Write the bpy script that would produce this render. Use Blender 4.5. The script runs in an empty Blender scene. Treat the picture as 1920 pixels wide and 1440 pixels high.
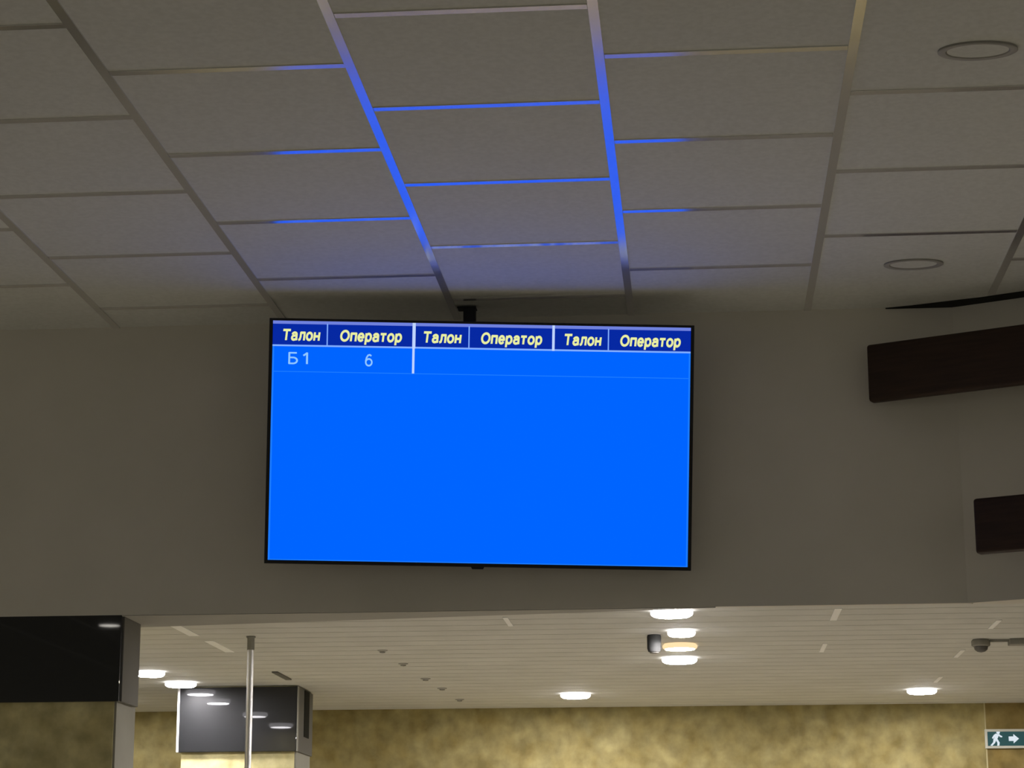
import bpy, bmesh, math, random
from mathutils import Matrix, Vector

# ------------------------------------------------------------------ camera, world, exposure
S = bpy.context.scene
C = S.collection
EYE = 1.55                                   # camera height above the floor
cam_data = bpy.data.cameras.new('camera')
cam_data.sensor_fit = 'HORIZONTAL'
cam_data.sensor_width = 36.0
cam_data.lens = 4062.35 / 1920 * 36.0
cam_data.clip_end = 100
cam = bpy.data.objects.new('camera', cam_data)
C.objects.link(cam)
fw = Vector((-0.08290934, 0.96906383, 0.23246791))
rt = Vector((0.99629718, 0.08592832, -0.00287216))
up = Vector((0.02275889, -0.231369, 0.97259982))
M = Matrix.Identity(4)
for i in range(3):
    M[i][0], M[i][1], M[i][2] = rt[i], up[i], -fw[i]
M[2][3] = EYE
cam.matrix_world = M
S.camera = cam

world = bpy.data.worlds.new('world')
S.world = world
world.use_nodes = True
bg = world.node_tree.nodes['Background']
bg.inputs[0].default_value = (1.0, 0.945, 0.79, 1)
bg.inputs[1].default_value = 0.25          # dim light of the rest of the hall

S.view_settings.view_transform = 'Standard'
S.view_settings.look = 'None'
S.view_settings.gamma = 1
S.view_settings.use_curve_mapping = False
S.view_settings.exposure = 0.0

# ------------------------------------------------------------------ key measures
H_HALL = EYE + 1.961        # tile ceiling of the hall
H_FAR = EYE + 0.958         # lower ceiling beyond the bulkhead
Y_BULK = 7.19
Y_BACK = 11.05
TILE = 0.6
X0 = -2.0035
YA = 4.5416
rnd = random.Random(7)

# ------------------------------------------------------------------ helpers
def mat(name, color=(.5, .5, .5), rough=.6, metal=0., emit=None, strength=0., spec=.5):
    m = bpy.data.materials.new(name)
    m.use_nodes = True
    b = m.node_tree.nodes['Principled BSDF']
    b.inputs['Base Color'].default_value = (*color, 1)
    b.inputs['Roughness'].default_value = rough
    b.inputs['Metallic'].default_value = metal
    b.inputs['Specular IOR Level'].default_value = spec
    if emit:
        b.inputs['Emission Color'].default_value = (*emit, 1)
        b.inputs['Emission Strength'].default_value = strength
    return m

def noise_mat(name, c1, c2, scale=8., rough=.7, detail=6., stretch=(1, 1, 1), bump=0., spec=.3, lo=.35, hi=.65, dist=0.):
    m = mat(name, c1, rough, spec=spec)
    nt = m.node_tree
    b = nt.nodes['Principled BSDF']
    tc = nt.nodes.new('ShaderNodeTexCoord')
    mp = nt.nodes.new('ShaderNodeMapping')
    mp.inputs['Scale'].default_value = stretch
    n = nt.nodes.new('ShaderNodeTexNoise')
    n.inputs['Scale'].default_value = scale
    n.inputs['Detail'].default_value = detail
    n.inputs['Distortion'].default_value = dist
    r = nt.nodes.new('ShaderNodeValToRGB')
    r.color_ramp.elements[0].position = lo
    r.color_ramp.elements[0].color = (*c1, 1)
    r.color_ramp.elements[1].position = hi
    r.color_ramp.elements[1].color = (*c2, 1)
    nt.links.new(tc.outputs['Object'], mp.inputs[0])
    nt.links.new(mp.outputs[0], n.inputs['Vector'])
    nt.links.new(n.outputs['Fac'], r.inputs[0])
    nt.links.new(r.outputs[0], b.inputs['Base Color'])
    if bump:
        bp = nt.nodes.new('ShaderNodeBump')
        bp.inputs['Strength'].default_value = bump
        bp.inputs['Distance'].default_value = .002
        nt.links.new(n.outputs['Fac'], bp.inputs['Height'])
        nt.links.new(bp.outputs[0], b.inputs['Normal'])
    return m

def emission(name, color, strength=1.):
    m = bpy.data.materials.new(name)
    m.use_nodes = True
    nt = m.node_tree
    nt.nodes.clear()
    e = nt.nodes.new('ShaderNodeEmission')
    e.inputs[0].default_value = (*color, 1)
    e.inputs[1].default_value = strength
    o = nt.nodes.new('ShaderNodeOutputMaterial')
    nt.links.new(e.outputs[0], o.inputs[0])
    return m

def box(bm, x0, x1, y0, y1, z0, z1, bevel=0., seg=2):
    g = bmesh.ops.create_cube(bm, size=1)
    vs = g['verts']
    for v in vs:
        v.co = Vector(((x0 + x1) / 2 + v.co.x * (x1 - x0), (y0 + y1) / 2 + v.co.y * (y1 - y0), (z0 + z1) / 2 + v.co.z * (z1 - z0)))
    if bevel:
        es = list({e for v in vs for e in v.link_edges})
        bmesh.ops.bevel(bm, geom=es, offset=bevel, segments=seg, affect='EDGES', profile=.5)

def prism(bm, pts, z0, z1):
    """vertical prism over a counter-clockwise xy polygon"""
    lo = [bm.verts.new((x, y, z0)) for x, y in pts]
    hi = [bm.verts.new((x, y, z1)) for x, y in pts]
    bm.faces.new(lo[::-1])
    bm.faces.new(hi)
    n = len(pts)
    for i in range(n):
        bm.faces.new((lo[i], lo[(i + 1) % n], hi[(i + 1) % n], hi[i]))

def plate(bm, pts, y_front, y_back):
    """xz outline given depth along y (front = smaller y)"""
    a = [bm.verts.new((x, y_front, z)) for x, z in pts]
    b = [bm.verts.new((x, y_back, z)) for x, z in pts]
    bm.faces.new(a)
    bm.faces.new(b[::-1])
    n = len(pts)
    for i in range(n):
        bm.faces.new((a[(i + 1) % n], a[i], b[i], b[(i + 1) % n]))

def lathe(bm, prof, seg=40, cx=0., cy=0.):
    """closed profile of (r, z) pairs turned about the z axis"""
    rings = []
    for r, z in prof:
        if r < 1e-6:
            rings.append([bm.verts.new((cx, cy, z))])
        else:
            rings.append([bm.verts.new((cx + r * math.cos(2 * math.pi * k / seg), cy + r * math.sin(2 * math.pi * k / seg), z)) for k in range(seg)])
    for a, b in zip(rings, rings[1:]):
        for k in range(seg):
            k2 = (k + 1) % seg
            if len(a) == 1 and len(b) > 1:
                bm.faces.new((a[0], b[k2], b[k]))
            elif len(b) == 1 and len(a) > 1:
                bm.faces.new((a[k], a[k2], b[0]))
            elif len(a) > 1:
                bm.faces.new((a[k], a[k2], b[k2], b[k]))

def obj(name, bm, m, parent=None, smooth=False):
    bmesh.ops.recalc_face_normals(bm, faces=bm.faces[:])
    me = bpy.data.meshes.new(name)
    bm.to_mesh(me)
    bm.free()
    if smooth:
        for p in me.polygons:
            p.use_smooth = True
        me.set_sharp_from_angle(angle=math.radians(40))
    me.materials.append(m)
    o = bpy.data.objects.new(name, me)
    C.objects.link(o)
    if parent is not None:
        o.parent = parent
    return o

def obox(name, dims, m, parent=None, bevel=0.):
    bm = bmesh.new()
    box(bm, *dims, bevel=bevel)
    return obj(name, bm, m, parent)

def tag(o, label, cat, group=None):
    o['label'] = label
    o['category'] = cat
    if group:
        o['group'] = group
    return o

def thing(name, label, cat, loc=(0, 0, 0), rotz=0., group=None):
    o = bpy.data.objects.new(name, None)
    o.empty_display_size = .1
    C.objects.link(o)
    o.location = loc
    o.rotation_euler = (0, 0, rotz)
    return tag(o, label, cat, group)

def struct(o):
    o['kind'] = 'structure'
    return o

def dup(root, loc, label, group=None):
    r = root.copy()
    C.objects.link(r)
    r.location = loc
    r['label'] = label
    if group:
        r['group'] = group
    for ch in list(root.children):
        c = ch.copy()
        C.objects.link(c)
        c.parent = r
        for g in list(ch.children):
            d = g.copy()
            C.objects.link(d)
            d.parent = c
    return r

def arc(cx, cz, rx, rz, a0, a1, n=14):
    return [(cx + rx * math.cos(math.radians(a0 + (a1 - a0) * k / n)), cz + rz * math.sin(math.radians(a0 + (a1 - a0) * k / n))) for k in range(n + 1)]

X = .74                                             # height of small letters against capitals
GLYPHS = {                                          # letter: (width, strokes)
    'Т': (.66, [[(0, 1), (.66, 1)], [(.33, 1), (.33, 0)]]),
    'О': (.74, [arc(.37, .5, .37, .5, 0, 360, 24)]),
    'Б': (.56, [[(.50, 1), (0, 1), (0, 0), (.28, 0)] + arc(.28, .28, .28, .28, -90, 90) + [(0, .56)]]),
    '1': (.24, [[(0, .78), (.24, 1), (.24, 0)]]),
    '6': (.54, [arc(.27, .31, .27, .31, 0, 360, 20), [(.46, .93), (.34, 1), (.2, .96), (.07, .75), (.0, .45), (0, .31)]]),
    'а': (.46, [arc(.23, X - .2, .21, .2, 165, 0, 9) + [(.46, .0)], [(.46, .44), (.22, .43)] + arc(.2, .215, .2, .215, 90, 270, 9) + [(.34, .03), (.46, .16)]]),
    'л': (.52, [[(0, .0), (.09, .05), (.14, .30), (.15, X), (.52, X), (.52, 0)]]),
    'о': (.52, [arc(.26, X / 2, .26, X / 2, 0, 360, 20)]),
    'н': (.46, [[(0, 0), (0, X)], [(.46, 0), (.46, X)], [(0, .38), (.46, .38)]]),
    'п': (.46, [[(0, 0), (0, X), (.46, X), (.46, 0)]]),
    'е': (.48, [[(.02, .37), (.48, .37)] + arc(.24, .37, .24, .37, 0, 315, 18)]),
    'р': (.48, [[(0, X), (0, -.27)], arc(.24, X / 2, .24, X / 2, 0, 360, 18)]),
    'т': (.46, [[(0, X), (.46, X)], [(.23, X), (.23, 0)]]),
}

def text_mesh(body, x0, x1, z0, z1, y, weight=.19, shear=0., gap=.14):
    """lettering drawn in strokes between x0 and x1, baseline z0, capitals up to z1, on the plane y facing -y"""
    bm = bmesh.new()
    h = z1 - z0
    w = weight / 2
    pen = 0.
    quads = []
    for ch in body:
        wd, strokes = GLYPHS[ch]
        for st in strokes:
            pts = [(pen + w + x, w + z * (1 - 2 * w) if z >= 0 else w + z) for x, z in st]
            for (ax, az), (bx, bz) in zip(pts, pts[1:]):
                d = Vector((bx - ax, bz - az))
                if d.length < 1e-6:
                    continue
                d.normalize()
                n = Vector((-d.y, d.x)) * w
                e = d * w * .55                     # strokes run on a little so corners close
                quads.append([(ax - e.x + n.x, az - e.y + n.y), (bx + e.x + n.x, bz + e.y + n.y), (bx + e.x - n.x, bz + e.y - n.y), (ax - e.x - n.x, az - e.y - n.y)])
        pen += wd + 2 * w + gap
    pen -= gap
    for qd in quads:
        vs = [bm.verts.new((x0 + (x1 - x0) * x / pen + shear * z * h, y, z0 + h * z)) for x, z in qd]
        bm.faces.new(vs)
    return bm

# ------------------------------------------------------------------ materials
M_tile = noise_mat('ceiling_tile', (.59, .595, .54), (.64, .645, .59), 60, .9, bump=.15, spec=.1)
M_grid = mat('polished_grid_metal', (.80, .79, .77), .17, .80, spec=.5)
M_paint = noise_mat('grey_paint', (.60, .575, .50), (.64, .61, .535), 3, .8, spec=.15)
M_far_ceiling = noise_mat('pale_panel', (.60, .595, .54), (.645, .64, .585), 5, .75, spec=.1)
M_gap = mat('shadow_gap', (.02, .02, .016), .9, spec=.1)
M_floor = noise_mat('floor_stone', (.50, .46, .38), (.58, .54, .46), 1.5, .4)
M_wood = noise_mat('dark_brown_wood', (.026, .014, .008), (.042, .022, .012), 6, .55, stretch=(1, 1, 14), spec=.25)
M_black = mat('black_plastic', (.006, .006, .007), .45, spec=.35)
M_matt_black = mat('black_metal', (.008, .008, .009), .5, spec=.3)
M_gloss_black = mat('glossy_black_panel', (.012, .0125, .0135), .40, spec=.22)
M_gloss_black.node_tree.nodes['Principled BSDF'].inputs['Coat Weight'].default_value = .5
M_gloss_black.node_tree.nodes['Principled BSDF'].inputs['Coat Roughness'].default_value = .02
M_lit_white = mat('painted_light_white', (.92, .92, .90), .5)  # white for painted reflections and a painted lit edge
M_steel = mat('brushed_steel', (.72, .71, .69), .42, .85)
M_dark = mat('dark_grey_plastic', (.10, .095, .085), .5)
M_grey_ring = mat('grey_ring', (.33, .32, .29), .6)
M_sidegrey = mat('grey_side', (.135, .13, .115), .6, spec=.2)
M_spot = mat('grey_spot', (.30, .29, .25), .8, spec=.1)
M_spot_lens = mat('dark_spot_lens', (.30, .29, .25), .6)
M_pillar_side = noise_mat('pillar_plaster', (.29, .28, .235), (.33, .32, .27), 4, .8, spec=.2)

def stone_mat(name, dark, light, seam_x=None):
    m = noise_mat(name, dark, light, 7.0, .7, detail=8, stretch=(1.2, 1.2, .9), lo=.30, hi=.72, dist=.3, spec=.1)
    nt = m.node_tree
    b = nt.nodes['Principled BSDF']
    ramp = [n for n in nt.nodes if n.type == 'VALTORGB'][0]
    tc = [n for n in nt.nodes if n.type == 'TEX_COORD'][0]
    n2 = nt.nodes.new('ShaderNodeTexNoise')
    n2.inputs['Scale'].default_value = 15
    n2.inputs['Detail'].default_value = 4
    nt.links.new(tc.outputs['Object'], n2.inputs['Vector'])
    mr = nt.nodes.new('ShaderNodeMapRange')
    mr.inputs['From Min'].default_value = .3
    mr.inputs['From Max'].default_value = .7
    mr.inputs['To Min'].default_value = .76
    mr.inputs['To Max'].default_value = 1.24
    nt.links.new(n2.outputs['Fac'], mr.inputs['Value'])
    mx = nt.nodes.new('ShaderNodeVectorMath')
    mx.operation = 'SCALE'
    nt.links.new(ramp.outputs[0], mx.inputs[0])
    nt.links.new(mr.outputs[0], mx.inputs['Scale'])
    out = mx.outputs[0]
    if seam_x is not None:                       # slab joint and a browner slab beyond it
        sp = nt.nodes.new('ShaderNodeSeparateXYZ')
        nt.links.new(tc.outputs['Object'], sp.inputs[0])
        gt = nt.nodes.new('ShaderNodeMath')
        gt.operation = 'GREATER_THAN'
        gt.inputs[1].default_value = seam_x
        nt.links.new(sp.outputs[0], gt.inputs[0])
        m1 = nt.nodes.new('ShaderNodeMix')
        m1.data_type = 'RGBA'
        m1.blend_type = 'MULTIPLY'
        m1.inputs['B'].default_value = (.80, .72, .60, 1)
        nt.links.new(gt.outputs[0], m1.inputs['Factor'])
        nt.links.new(out, m1.inputs['A'])
        out = m1.outputs['Result']
        cmp_ = nt.nodes.new('ShaderNodeMath')
        cmp_.operation = 'COMPARE'
        cmp_.inputs[1].default_value = seam_x
        cmp_.inputs[2].default_value = .0035
        nt.links.new(sp.outputs[0], cmp_.inputs[0])
        m2 = nt.nodes.new('ShaderNodeMix')
        m2.data_type = 'RGBA'
        m2.inputs['B'].default_value = (.50, .44, .24, 1)
        nt.links.new(cmp_.outputs[0], m2.inputs['Factor'])
        nt.links.new(out, m2.inputs['A'])
        out = m2.outputs['Result']
    nt.links.new(out, b.inputs['Base Color'])
    return m

M_stone = stone_mat('ochre_stone', (.275, .215, .075), (.39, .335, .155), 1.415)
M_pillar_stone = stone_mat('pillar_stone', (.50, .43, .20), (.66, .60, .33))

# ------------------------------------------------------------------ setting
struct(obox('floor', (-8, 8, -9, Y_BACK + .2, -.1, 0), M_floor))
ceiling = struct(obox('ceiling', (-7, 5, -8, Y_BULK + .3, H_HALL, H_HALL + .06), M_tile))
# T-grid of the hall ceiling: long polished runners, staggered cross tees
for k in range(-5, 10):
    x = X0 + TILE * k
    y1 = Y_BULK
    if x > .885:                                    # the ceiling is cut off along the slanted wall
        y1 = Y_BULK - (x - .885) * .466 - .09
    obox('main_runner', (x - .012, x + .012, -6, y1, H_HALL - .004, H_HALL + .004), M_grid, ceiling)
for k in range(-3, 6):
    ph = 0 if k % 2 == 0 else .3
    for j in range(-3, 6):
        y = YA + ph + TILE * j
        if y > Y_BULK - .02 or y < 3.3:
            continue
        if k >= 4 and y > 6.9:
            continue
        obox('cross_tee', (X0 + TILE * k + .013, X0 + TILE * (k + 1) - .013, y - .012, y + .012, H_HALL - .003, H_HALL + .003), M_grid, ceiling)

bm = bmesh.new()
prism(bm, [(-6, Y_BULK), (.885, Y_BULK), (.905, Y_BULK + .02), (.1, Y_BULK + .02), (-3.0, 7.68), (-6, 8.15)], H_FAR - .008, H_HALL)
struct(obj('wall_front', bm, M_paint))
# slanted wall on the right, turning towards the hall
u = Vector((math.cos(math.radians(25)), -math.sin(math.radians(25))))
nrm = Vector((-u.y, u.x))                           # away from the hall
c0 = Vector((.885, Y_BULK))
c1 = c0 + u * 2.6
bm = bmesh.new()
prism(bm, [tuple(c0), tuple(c1), tuple(c1 + nrm * .1), tuple(c0 + nrm * .1 + u * .1)], H_FAR - .008, H_HALL)
struct(obj('wall_right', bm, M_paint))
bm = bmesh.new()
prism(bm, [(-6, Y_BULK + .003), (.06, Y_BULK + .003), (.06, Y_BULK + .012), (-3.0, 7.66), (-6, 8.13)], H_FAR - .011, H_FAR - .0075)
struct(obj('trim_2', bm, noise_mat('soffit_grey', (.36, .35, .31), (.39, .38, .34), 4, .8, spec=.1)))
bm = bmesh.new()
q = lambda s, d: tuple(c0 + u * s - nrm * d)
prism(bm, [(.66, 7.187), (.74, 7.166), (.84, 7.128), q(.12, .062), q(2.6, .095), q(2.6, .003), q(.02, .003), (.88, 7.187)], H_HALL - .005, H_HALL - .0005)
struct(obj('gap_shade', bm, M_gap))  # near-black plate paints the shade of the open gap at the ceiling edge

bm = bmesh.new()                                    # lower ceiling of narrow metal slats laid across
y = Y_BULK + .025
while y < Y_BACK:
    box(bm, -6, 5, y, min(y + .144, Y_BACK), H_FAR, H_FAR + .012)
    y += .150
box(bm, -6, 5, Y_BULK + .025, Y_BACK + .1, H_FAR + .0115, H_FAR + .05)
struct(obj('ceiling_far', bm, M_far_ceiling))
struct(obox('wall_back', (-6, 5, Y_BACK, Y_BACK + .15, 0, H_FAR), M_stone))
struct(obox('wall_left', (-6.1, -6, 7.2, Y_BACK + .15, 0, H_FAR), M_stone))
struct(obox('wall_far_right', (5, 5.1, 6.2, Y_BACK + .15, 0, H_FAR), M_stone))

# ------------------------------------------------------------------ pillars and the black sign boxes around them
def pillar(x0, x1, y0, y1, z1, n):
    o = obox('pillar', (x0, x1, y0, y1, 0, z1), M_pillar_stone)
    struct(o)
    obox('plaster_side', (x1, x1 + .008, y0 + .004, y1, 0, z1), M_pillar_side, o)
    return o

def sign_box(x0, x1, y0, y1, z0, z1, label, slot):
    """black fascia wrapped round a pillar; x1/y1 outer side, y0 front"""
    t = thing('sign_box', label, 'sign', ((x0 + x1) / 2, y0, z0))
    ox, oy, oz = t.location
    def part(name, x_0, x_1, y_0, y_1, z_0, z_1, m, bevel=.002, parent=t):
        return obox(name, (x_0 - ox, x_1 - ox, y_0 - oy, y_1 - oy, z_0 - oz, z_1 - oz), m, parent, bevel)
    part('front_panel', x0 + .012, x1 - .006, y0, y0 + .018, z0, z1, M_gloss_black)
    sd = part('side_panel', x1 - .014, x1, y0 + .019, y1, z0, z1, M_sidegrey)
    part('side_panel', x0, x0 + .011, y0 + .004, y1, z0, z1, M_lit_white if slot else M_sidegrey)['label'] = 'edge panel coloured pale as if lit' if slot else 'grey side panel'  # far box: white colour stands for light caught on the left edge
    if slot:
        part('dark_slot', x1 - .001, x1 + .003, y0 + .15, y0 + .27, z0 + .075, z1 - .004, M_gap, .0, sd)
        part('corner_strip', x1 - .005, x1 + .001, y0 - .001, y0 + .018, z0, z1, M_pillar_side, .001)
    return t

pillar(-2.48, -1.966, Y_BULK + .02, 7.46, H_FAR - .005, 1)
sign_box(-2.52, -1.940, Y_BULK, 7.425, EYE + .660, H_FAR - .006, 'large black sign box around the near pillar, at the left under the grey wall', False)
pillar(-2.345, -1.826, 9.77, 10.12, H_FAR - .001, 2)
sign_box(-2.365, -1.808, 9.745, 10.12, EYE + .662, H_FAR - .006, 'smaller glossy black sign box on the far pillar behind the steel pole', True)

# ------------------------------------------------------------------ hanging queue display
tv = thing('queue_display', 'large hanging screen with blue ticket queue table and thin black bezel', 'screen')
def rotm(yaw, tilt, roll):
    return Matrix.Rotation(yaw, 4, 'Z') @ Matrix.Rotation(tilt, 4, 'X') @ Matrix.Rotation(roll, 4, 'Y')
TVM = Matrix.Translation((-.7015, 6.95, EYE + 1.4663)) @ rotm(.0873, .1906, .0202)
tv.matrix_world = TVM
W2, H2, BZ = .70135, .4040, .0115
bm = bmesh.new()                                   # frame of four bars plus a shallow back
box(bm, -W2, -W2 + BZ, -.002, .03, -H2, H2, .0015)
box(bm, W2 - BZ, W2, -.002, .03, -H2, H2, .0015)
box(bm, -W2 + BZ - .001, W2 - BZ + .001, -.002, .03, H2 - .008, H2, .0015)
box(bm, -W2 + BZ - .001, W2 - BZ + .001, -.002, .03, -H2, -H2 + .012, .0015)
box(bm, -W2 + .004, W2 - .004, .006, .032, -H2 + .004, H2 - .004)
box(bm, -.42, .42, .030, .052, -.30, .22, .008)
housing = obj('housing', bm, M_black, tv)
bm = bmesh.new()
plate(bm, [(-.022, -H2), (.022, -H2), (.018, -H2 - .007), (-.018, -H2 - .007)], -.001, .012)
obj('logo_badge', bm, M_matt_black, housing)
ax0, ax1, az0, az1 = -W2 + BZ, W2 - BZ, -H2 + .012, H2 - .008
AW, AH = ax1 - ax0, az1 - az0
U = lambda f: ax0 + AW * f
V = lambda f: az1 - AH * f
def rect(name, u0, u1, v0, v1, y, m, parent):
    bm = bmesh.new()
    plate(bm, [(U(u0), V(v1)), (U(u1), V(v1)), (U(u1), V(v0)), (U(u0), V(v0))], y, y + .0004)
    return obj(name, bm, m, parent)
E_blue = emission('screen_blue', (.0, .128, 1.28))
E_navy = emission('screen_navy', (.002, .022, .36))
E_pale = emission('screen_pale_blue', (.16, .22, .72))
E_line = emission('screen_line', (.22, .42, 1.0))
E_faint = emission('screen_faint_line', (.012, .20, 1.0))
E_white = emission('screen_white_line', (.52, .66, 1.0))
E_yellow = emission('screen_yellow', (.82, .86, .36))
E_number = emission('screen_number', (.28, .58, 1.0))
panel = obj_panel = rect('screen_panel', 0, 1, 0, 1, .0030, E_blue, tv)
band = rect('header_band', 0, 1, .013, .100, .0022, E_navy, tv)
rect('top_strip', 0, 1, 0, .013, .0022, E_pale, band)
rect('header_underline', 0, 1, .100, .107, .0021, E_line, band)
for f in (.1305, .4695, .8030):
    rect('column_divider', f - .0014, f + .0014, .010, .101, .0014, E_line, band)
rect('column_divider', .3340, .3415, 0, .107, .0014, E_white, band)
rect('column_divider', .6685, .6745, 0, .107, .0014, E_white, band)
rect('row_divider', .3345, .3400, .107, .212, .0021, E_white, panel)
rect('row_line', 0, 1, .211, .2145, .0022, E_faint, panel)
rect('edge_line', 0, .004, .107, 1, .0021, E_faint, panel)
rect('edge_line', .996, 1, .107, 1, .0021, E_faint, panel)
rect('edge_line', .004, .996, .996, 1, .0021, E_faint, panel)
for k, (u0, u1, body) in enumerate(((.0215, .112, 'Талон'), (.160, .308, 'Оператор'), (.358, .450, 'Талон'),
                                    (.497, .6435, 'Оператор'), (.695, .785, 'Талон'), (.830, .975, 'Оператор'))):
    bm = text_mesh(body, U(u0), U(u1), V(.084), V(.034), .0012, .20, .10, .06)
    obj('header_text', bm, E_yellow, band)
obj('ticket_letter', text_mesh('Б', U(.0385), U(.0615), V(.182), V(.131), .0012, .13), E_number, tv)
obj('ticket_digit', text_mesh('1', U(.0730), U(.0855), V(.182), V(.131), .0012, .14), E_number, tv)
obj('operator_digit', text_mesh('6', U(.222), U(.240), V(.186), V(.134), .0012, .13), E_number, tv)
# ceiling pole and bracket behind the set (kept upright in the room)
inv = TVM.inverted()
def upright(name, dims, m, bevel=.002, parent=tv):
    bm = bmesh.new()
    box(bm, *dims, bevel=bevel)
    o = obj(name, bm, m, parent)
    o.matrix_parent_inverse = Matrix.Identity(4)
    o.matrix_basis = inv
    return o
upright('mount_pole', (-.765, -.725, 7.02, 7.06, EYE + 1.44, H_HALL - .006), M_matt_black)
upright('ceiling_plate', (-.786, -.722, 7.015, 7.065, H_HALL - .009, H_HALL - .0045), M_matt_black, .001)
obox('mount_bracket', (-.24, .18, .052, .066, -.14, .10), M_matt_black, tv, .003)

# ------------------------------------------------------------------ brown boards on the slanted wall
def board(s0, s1, z0, z1, label):
    d_front, th = .205, .042
    t = thing('wooden_board', label, 'board', (*(c0 + u * s0 - nrm * d_front), z0), math.radians(-25), 'brown boards on the right wall')
    bm = bmesh.new()
    box(bm, 0, s1 - s0, 0, th, 0, z1 - z0, .010, 3)
    obj('plank', bm, M_wood, t, True)
    for k in (.15, .85):
        x = -s0 + .08 + k * (s1 - .12)
        obox('standoff', (x - .015, x + .015, th - .001, d_front - .001, (z1 - z0) / 2 - .015, (z1 - z0) / 2 + .015), M_matt_black, t)
    return t
board(-.238, 1.9, EYE + 1.616, EYE + 1.812, 'upper dark brown board standing off the grey wall, the longer one')
board(.100, 1.9, EYE + 1.078, EYE + 1.257, 'lower dark brown board on the grey wall, the one further from the screen')

# ------------------------------------------------------------------ lamps under the far ceiling
E_rim = emission('lamp_rim', (1.0, .96, .98), 5)
E_warm = emission('lamp_warm', (1.0, .80, .52), 200)
E_warm_rim = emission('lamp_warm_rim', (1.0, .72, .40), 1.1)
def lamp(x, y, r, label, warm=False, watts=640, group='lit round lamps of the far ceiling', th=.020, z=H_FAR):
    t = thing('ceiling_lamp', label, 'lamp', (x, y, z - .0002), 0, group)
    bm = bmesh.new()
    lathe(bm, [(0, 0), (r * .90, 0), (r * .96, -.004), (r, -.006), (r, -th * .6), (r * .965, -th * .85), (r * .88, -th), (r * .86, -th), (r * .86, -th + .002), (0, -th + .002)], 48)
    obj('lamp_body', bm, E_warm_rim if warm else E_rim, t, True)
    bm = bmesh.new()
    lathe(bm, [(0, -th + .0015), (r * .855, -th + .0015), (r * .84, -th - .001), (0, -th - .002)], 40)
    obj('diffuser', bm, E_warm if warm else emission('lamp_opal', (1.0, .965, .99), watts), t, True)
    return t
G = 'lit round lamps of the far ceiling'
lamp(-.087, 7.33, .072, 'round white lamp closest to the grey wall, top one of four stacked lamps')
lamp(-.060, 7.888, .051, 'small round white lamp beside the dark hanging speaker, second of four stacked lamps')
lamp(-.070, 8.32, .067, 'warm orange glowing lamp between two white lamps', True)
lamp(-.077, 8.80, .071, 'round white lamp just beyond the orange lamp, lowest of four stacked lamps')
lamp(-.584, 10.295, .071, 'round white lamp alone near the stone wall, below the middle of the screen')
lamp(1.032, 10.266, .069, 'round white lamp near the stone wall, above and left of the exit sign')
lamp(-2.324, 9.083, .061, 'round white lamp at the edge of the near black sign box', watts=330)
lamp(-2.304, 9.55, .070, 'round white lamp at the top corner of the far black sign box', watts=190)
lamp(-2.85, 10.45, .066, 'added unseen lamp behind the near pillar, brightening the stone wall', watts=210)  # added out of view to brighten the left end of the stone wall
for y in (8.31, 7.60):
    lamp(-2.30, y, .066, 'round white lamp hidden behind the near black sign box', watts=45)
# lit downlights of the hall behind the viewer, mirrored in the black sign boxes
def hall_lamp(x, y, label):
    t = thing('hall_downlight', label, 'lamp', (x, y, H_HALL), 0, 'lit downlights behind the viewer')
    bm = bmesh.new()
    lathe(bm, [(.092, -.0005), (.094, -.004), (.080, -.006), (.074, -.003), (.074, -.0005)], 40)
    obj('trim_ring', bm, M_grey_ring, t, True)
    bm = bmesh.new()
    lathe(bm, [(0, -.002), (.0735, -.002), (.0735, -.0045), (0, -.0045)], 40)
    obj('lens', bm, emission('hall_lens', (1, .95, .85), 25), t, True)
HALL = [(-4.25, -1.0)]
for x, y in HALL:
    hall_lamp(x, y, 'lit round downlight in the hall ceiling behind the viewer')

# ------------------------------------------------------------------ unlit downlights in the hall ceiling
def downlight(x, y, label):
    t = thing('recessed_downlight', label, 'lamp', (x, y, H_HALL), 0, 'unlit downlights in the tile ceiling')
    bm = bmesh.new()
    lathe(bm, [(.093, -.0005), (.094, -.005), (.090, -.007), (.076, -.005), (.073, -.0005)], 48)
    obj('trim_ring', bm, M_grey_ring, t, True)
    bm = bmesh.new()
    lathe(bm, [(0, -.001), (.0728, -.001), (.0728, -.003), (0, -.003)], 40)
    obj('lens', bm, M_tile, t, True)
    t.scale = (1, .58, 1)
downlight(.692, 4.887, 'unlit oval downlight in a ceiling tile, the one farther from the boards')
downlight(.706, 6.665, 'unlit oval downlight in a ceiling tile just above the upper brown board')

# ------------------------------------------------------------------ painted reflection strips, spots and devices on the far ceiling
def strip(x, ya, yb, w, label):  # bright reflections on the ceiling, put in as flat white strips
    t = obox('reflection_strip', (-w / 2, w / 2, 0, yb - ya, -.002, 0), M_lit_white, None)
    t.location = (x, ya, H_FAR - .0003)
    return tag(t, label, 'ceiling strip', 'short white strips painted as reflections along the far ceiling')
strip(-1.848, 7.482, 7.85, .040, 'white painted reflection strip on the ceiling at left of the pole, the one nearer the grey wall')
strip(-1.832, 8.015, 8.39, .036, 'white painted reflection strip on the ceiling touching the left side of the pole, farther of two')
strip(-.664, 7.448, 7.69, .018, 'faint pale painted reflection strip on the ceiling below the middle of the screen')
strip(.473, 7.331, 7.646, .024, 'pale painted reflection strip on the ceiling right of the four stacked lamps, nearer of two')
strip(.484, 8.36, 8.65, .018, 'pale painted reflection strip on the ceiling right of the four stacked lamps, farther of two')
strip(1.055, 7.709, 7.954, .018, 'pale painted reflection strip on the ceiling in front of the dome camera')
strip(1.036, 8.638, 8.906, .018, 'pale painted reflection strip on the ceiling just behind the dome camera')
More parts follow.
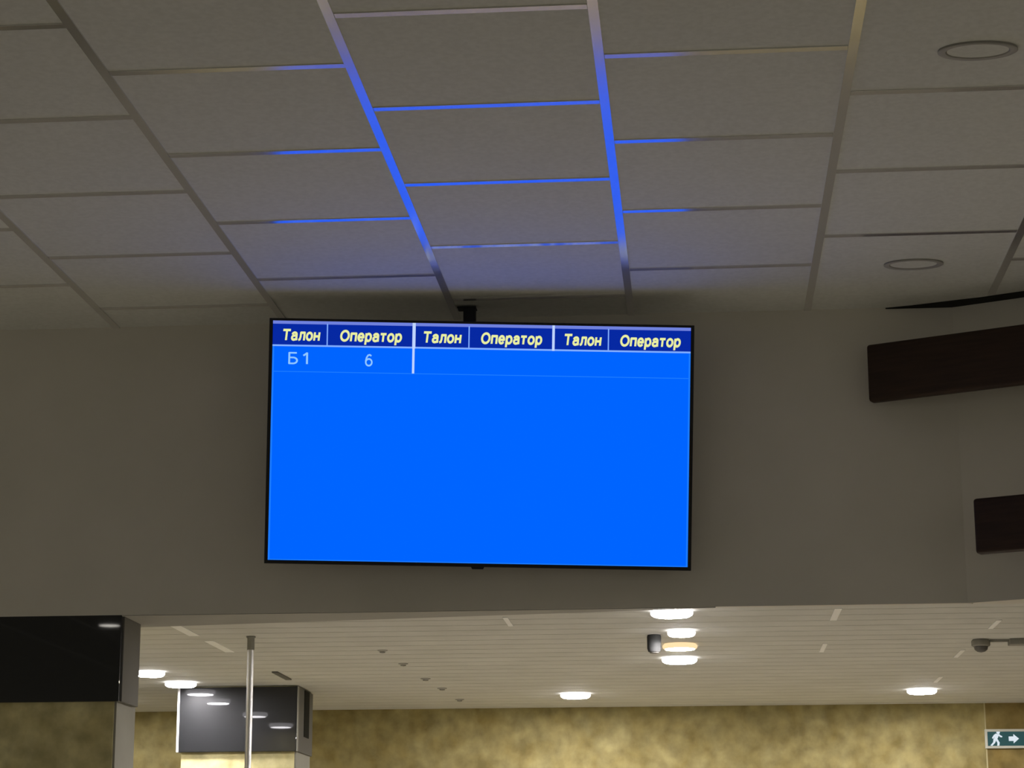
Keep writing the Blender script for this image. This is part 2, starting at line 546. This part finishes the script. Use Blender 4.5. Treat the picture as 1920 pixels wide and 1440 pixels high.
strip(1.060, 9.681, 9.944, .018, 'pale painted reflection strip on the ceiling just in front of the lamp by the exit sign')
def spot(x, y, r, label, group='small dark spots in a row on the far ceiling'):
    t = thing('ceiling_spot', label, 'ceiling spot', (x, y, H_FAR - .0003), 0, group)
    bm = bmesh.new()
    lathe(bm, [(0, 0), (r, 0), (r, -.002), (r * .8, -.004), (r * .55, -.005), (0, -.005)], 24)
    obj('spot_body', bm, mat('pale_spot', (.42, .41, .37), .7, spec=.1), t, True)
    bm = bmesh.new()
    lathe(bm, [(0, -.0051), (r * .6, -.0051), (r * .5, -.010), (0, -.012)], 24)
    obj('spot_lens', bm, M_spot_lens, t, True)
    return t
spot(-1.23, 8.403, .020, 'small dark ceiling spot closest to the steel pole')
spot(-1.215, 8.895, .020, 'small dark ceiling spot, second of the row from the steel pole')
spot(-1.20, 9.515, .022, 'small dark ceiling spot, third of the row from the steel pole')
spot(-1.179, 9.96, .022, 'small dark ceiling spot, fourth of the row from the steel pole')
spot(-1.161, 10.533, .022, 'small dark ceiling spot closest to the stone wall')
t = obox('ceiling_slot', (-.013, .013, -.16, .16, -.006, 0), M_sidegrey, None, .001)
t.location = (-1.80, 9.30, H_FAR - .0003)
tag(t, 'short dark strip on the ceiling right of the steel pole, above the far sign box', 'ceiling strip')

# pendant speaker next to the stacked lamps
t = thing('ceiling_speaker', 'small dark grey speaker hanging beside the stacked white lamps', 'speaker', (-.162, 8.02, H_FAR - .0003))
bm = bmesh.new()
lathe(bm, [(0, 0), (.024, 0), (.026, -.006), (.026, -.05), (.022, -.062), (0, -.062)], 28)
obj('speaker_body', bm, mat('speaker_grey', (.05, .05, .048), .9, spec=.02), t, True)
bm = bmesh.new()
lathe(bm, [(0, -.0621), (.019, -.0621), (.016, -.067), (0, -.068)], 24)
obj('speaker_grille', bm, M_dark, t, True)

# dome camera with its conduit and junction box
t = thing('dome_camera', 'dark grey dome camera with cable conduit near the right edge of the far ceiling', 'camera', (1.062, 8.30, H_FAR - .0003))
bm = bmesh.new()
lathe(bm, [(0, 0), (.030, 0), (.035, -.006), (.035, -.022), (.031, -.026), (0, -.026)], 32)
obj('camera_base', bm, M_spot, t, True)
bm = bmesh.new()
lathe(bm, [(0, -.0262), (.027, -.0262), (.024, -.038), (.014, -.046), (0, -.049)], 28)
obj('camera_dome', bm, M_dark, t, True)
obox('conduit', (.034, .105, -.004, .004, -.010, -.0005), M_spot, t, .001)
obox('junction_box', (.104, .170, -.03, .03, -.022, -.0005), M_spot, t, .002)

# steel pole
t = thing('steel_pole', 'thin shiny steel pole from floor to ceiling in front of the far sign box', 'pole', (-1.6475, 7.9, 0))
bm = bmesh.new()
lathe(bm, [(0, .004), (.0118, .004), (.0118, H_FAR - .012), (0, H_FAR - .012)], 28)
obj('tube', bm, M_steel, t, True)
bm = bmesh.new()
zt = H_FAR - .0004
lathe(bm, [(0, zt), (.017, zt), (.017, zt - .004), (.0135, zt - .007), (.0135, zt - .05), (0, zt - .05)], 28)
obj('top_collar', bm, M_spot, t, True)
bm = bmesh.new()
lathe(bm, [(0, 0), (.05, 0), (.05, .006), (.0125, .012), (0, .012)], 28)
obj('floor_flange', bm, M_steel, t, True)

# exit sign on the stone wall
t = thing('exit_sign', 'green emergency exit sign with white running figure in pale frame on the stone wall', 'sign', (1.408, Y_BACK - .001, EYE + .733))
SW, SH = .31, .094
bm = bmesh.new()
box(bm, 0, SW, -.022, 0, 0, .012, .0015)
box(bm, 0, SW, -.022, 0, SH - .012, SH, .0015)
box(bm, 0, .012, -.022, 0, .011, SH - .011, .0015)
box(bm, SW - .012, SW, -.022, 0, .011, SH - .011, .0015)
obj('frame', bm, mat('pale_frame', (.62, .62, .52), .5), t)
pn = obox('lit_panel', (.011, SW - .011, -.014, -.001, .011, SH - .011), mat('exit_green', (.02, .06, .055), .3, emit=(.010, .045, .055), strength=.8), t)
E_sign = emission('exit_white', (.72, .80, .86), 1.0)
def mark(name, polys):
    bm = bmesh.new()
    for pts in polys:
        plate(bm, pts, -.0155, -.0142)
    return obj(name, bm, E_sign, pn)
def circ(cx, cz, r, n=14):
    return [(cx + r * math.cos(2 * math.pi * k / n), cz + r * math.sin(2 * math.pi * k / n)) for k in range(n)]
def figure(pts, ox=.058, oz=.046, k=1.28):
    return [(ox + (x - .048) * k, oz + (z - .046) * k) for x, z in pts]
mark('running_figure', [figure(p) for p in (circ(.054, .072, .0068),
     [(.036, .045), (.048, .043), (.058, .063), (.045, .067)],
     [(.045, .067), (.037, .062), (.029, .050), (.034, .047), (.041, .056), (.048, .060)],
     [(.054, .064), (.059, .054), (.068, .052), (.069, .057), (.062, .060), (.057, .066)],
     [(.035, .048), (.046, .045), (.041, .032), (.029, .020), (.022, .022), (.033, .034)],
     [(.041, .047), (.051, .045), (.058, .032), (.056, .021), (.048, .020), (.049, .031)])])
mark('arrow', [[(.116, .036), (.139, .036), (.139, .024), (.166, .047), (.139, .070), (.139, .058), (.116, .058)]])
mark('door', [[(.222, .016), (.256, .016), (.256, .078), (.222, .078)]])
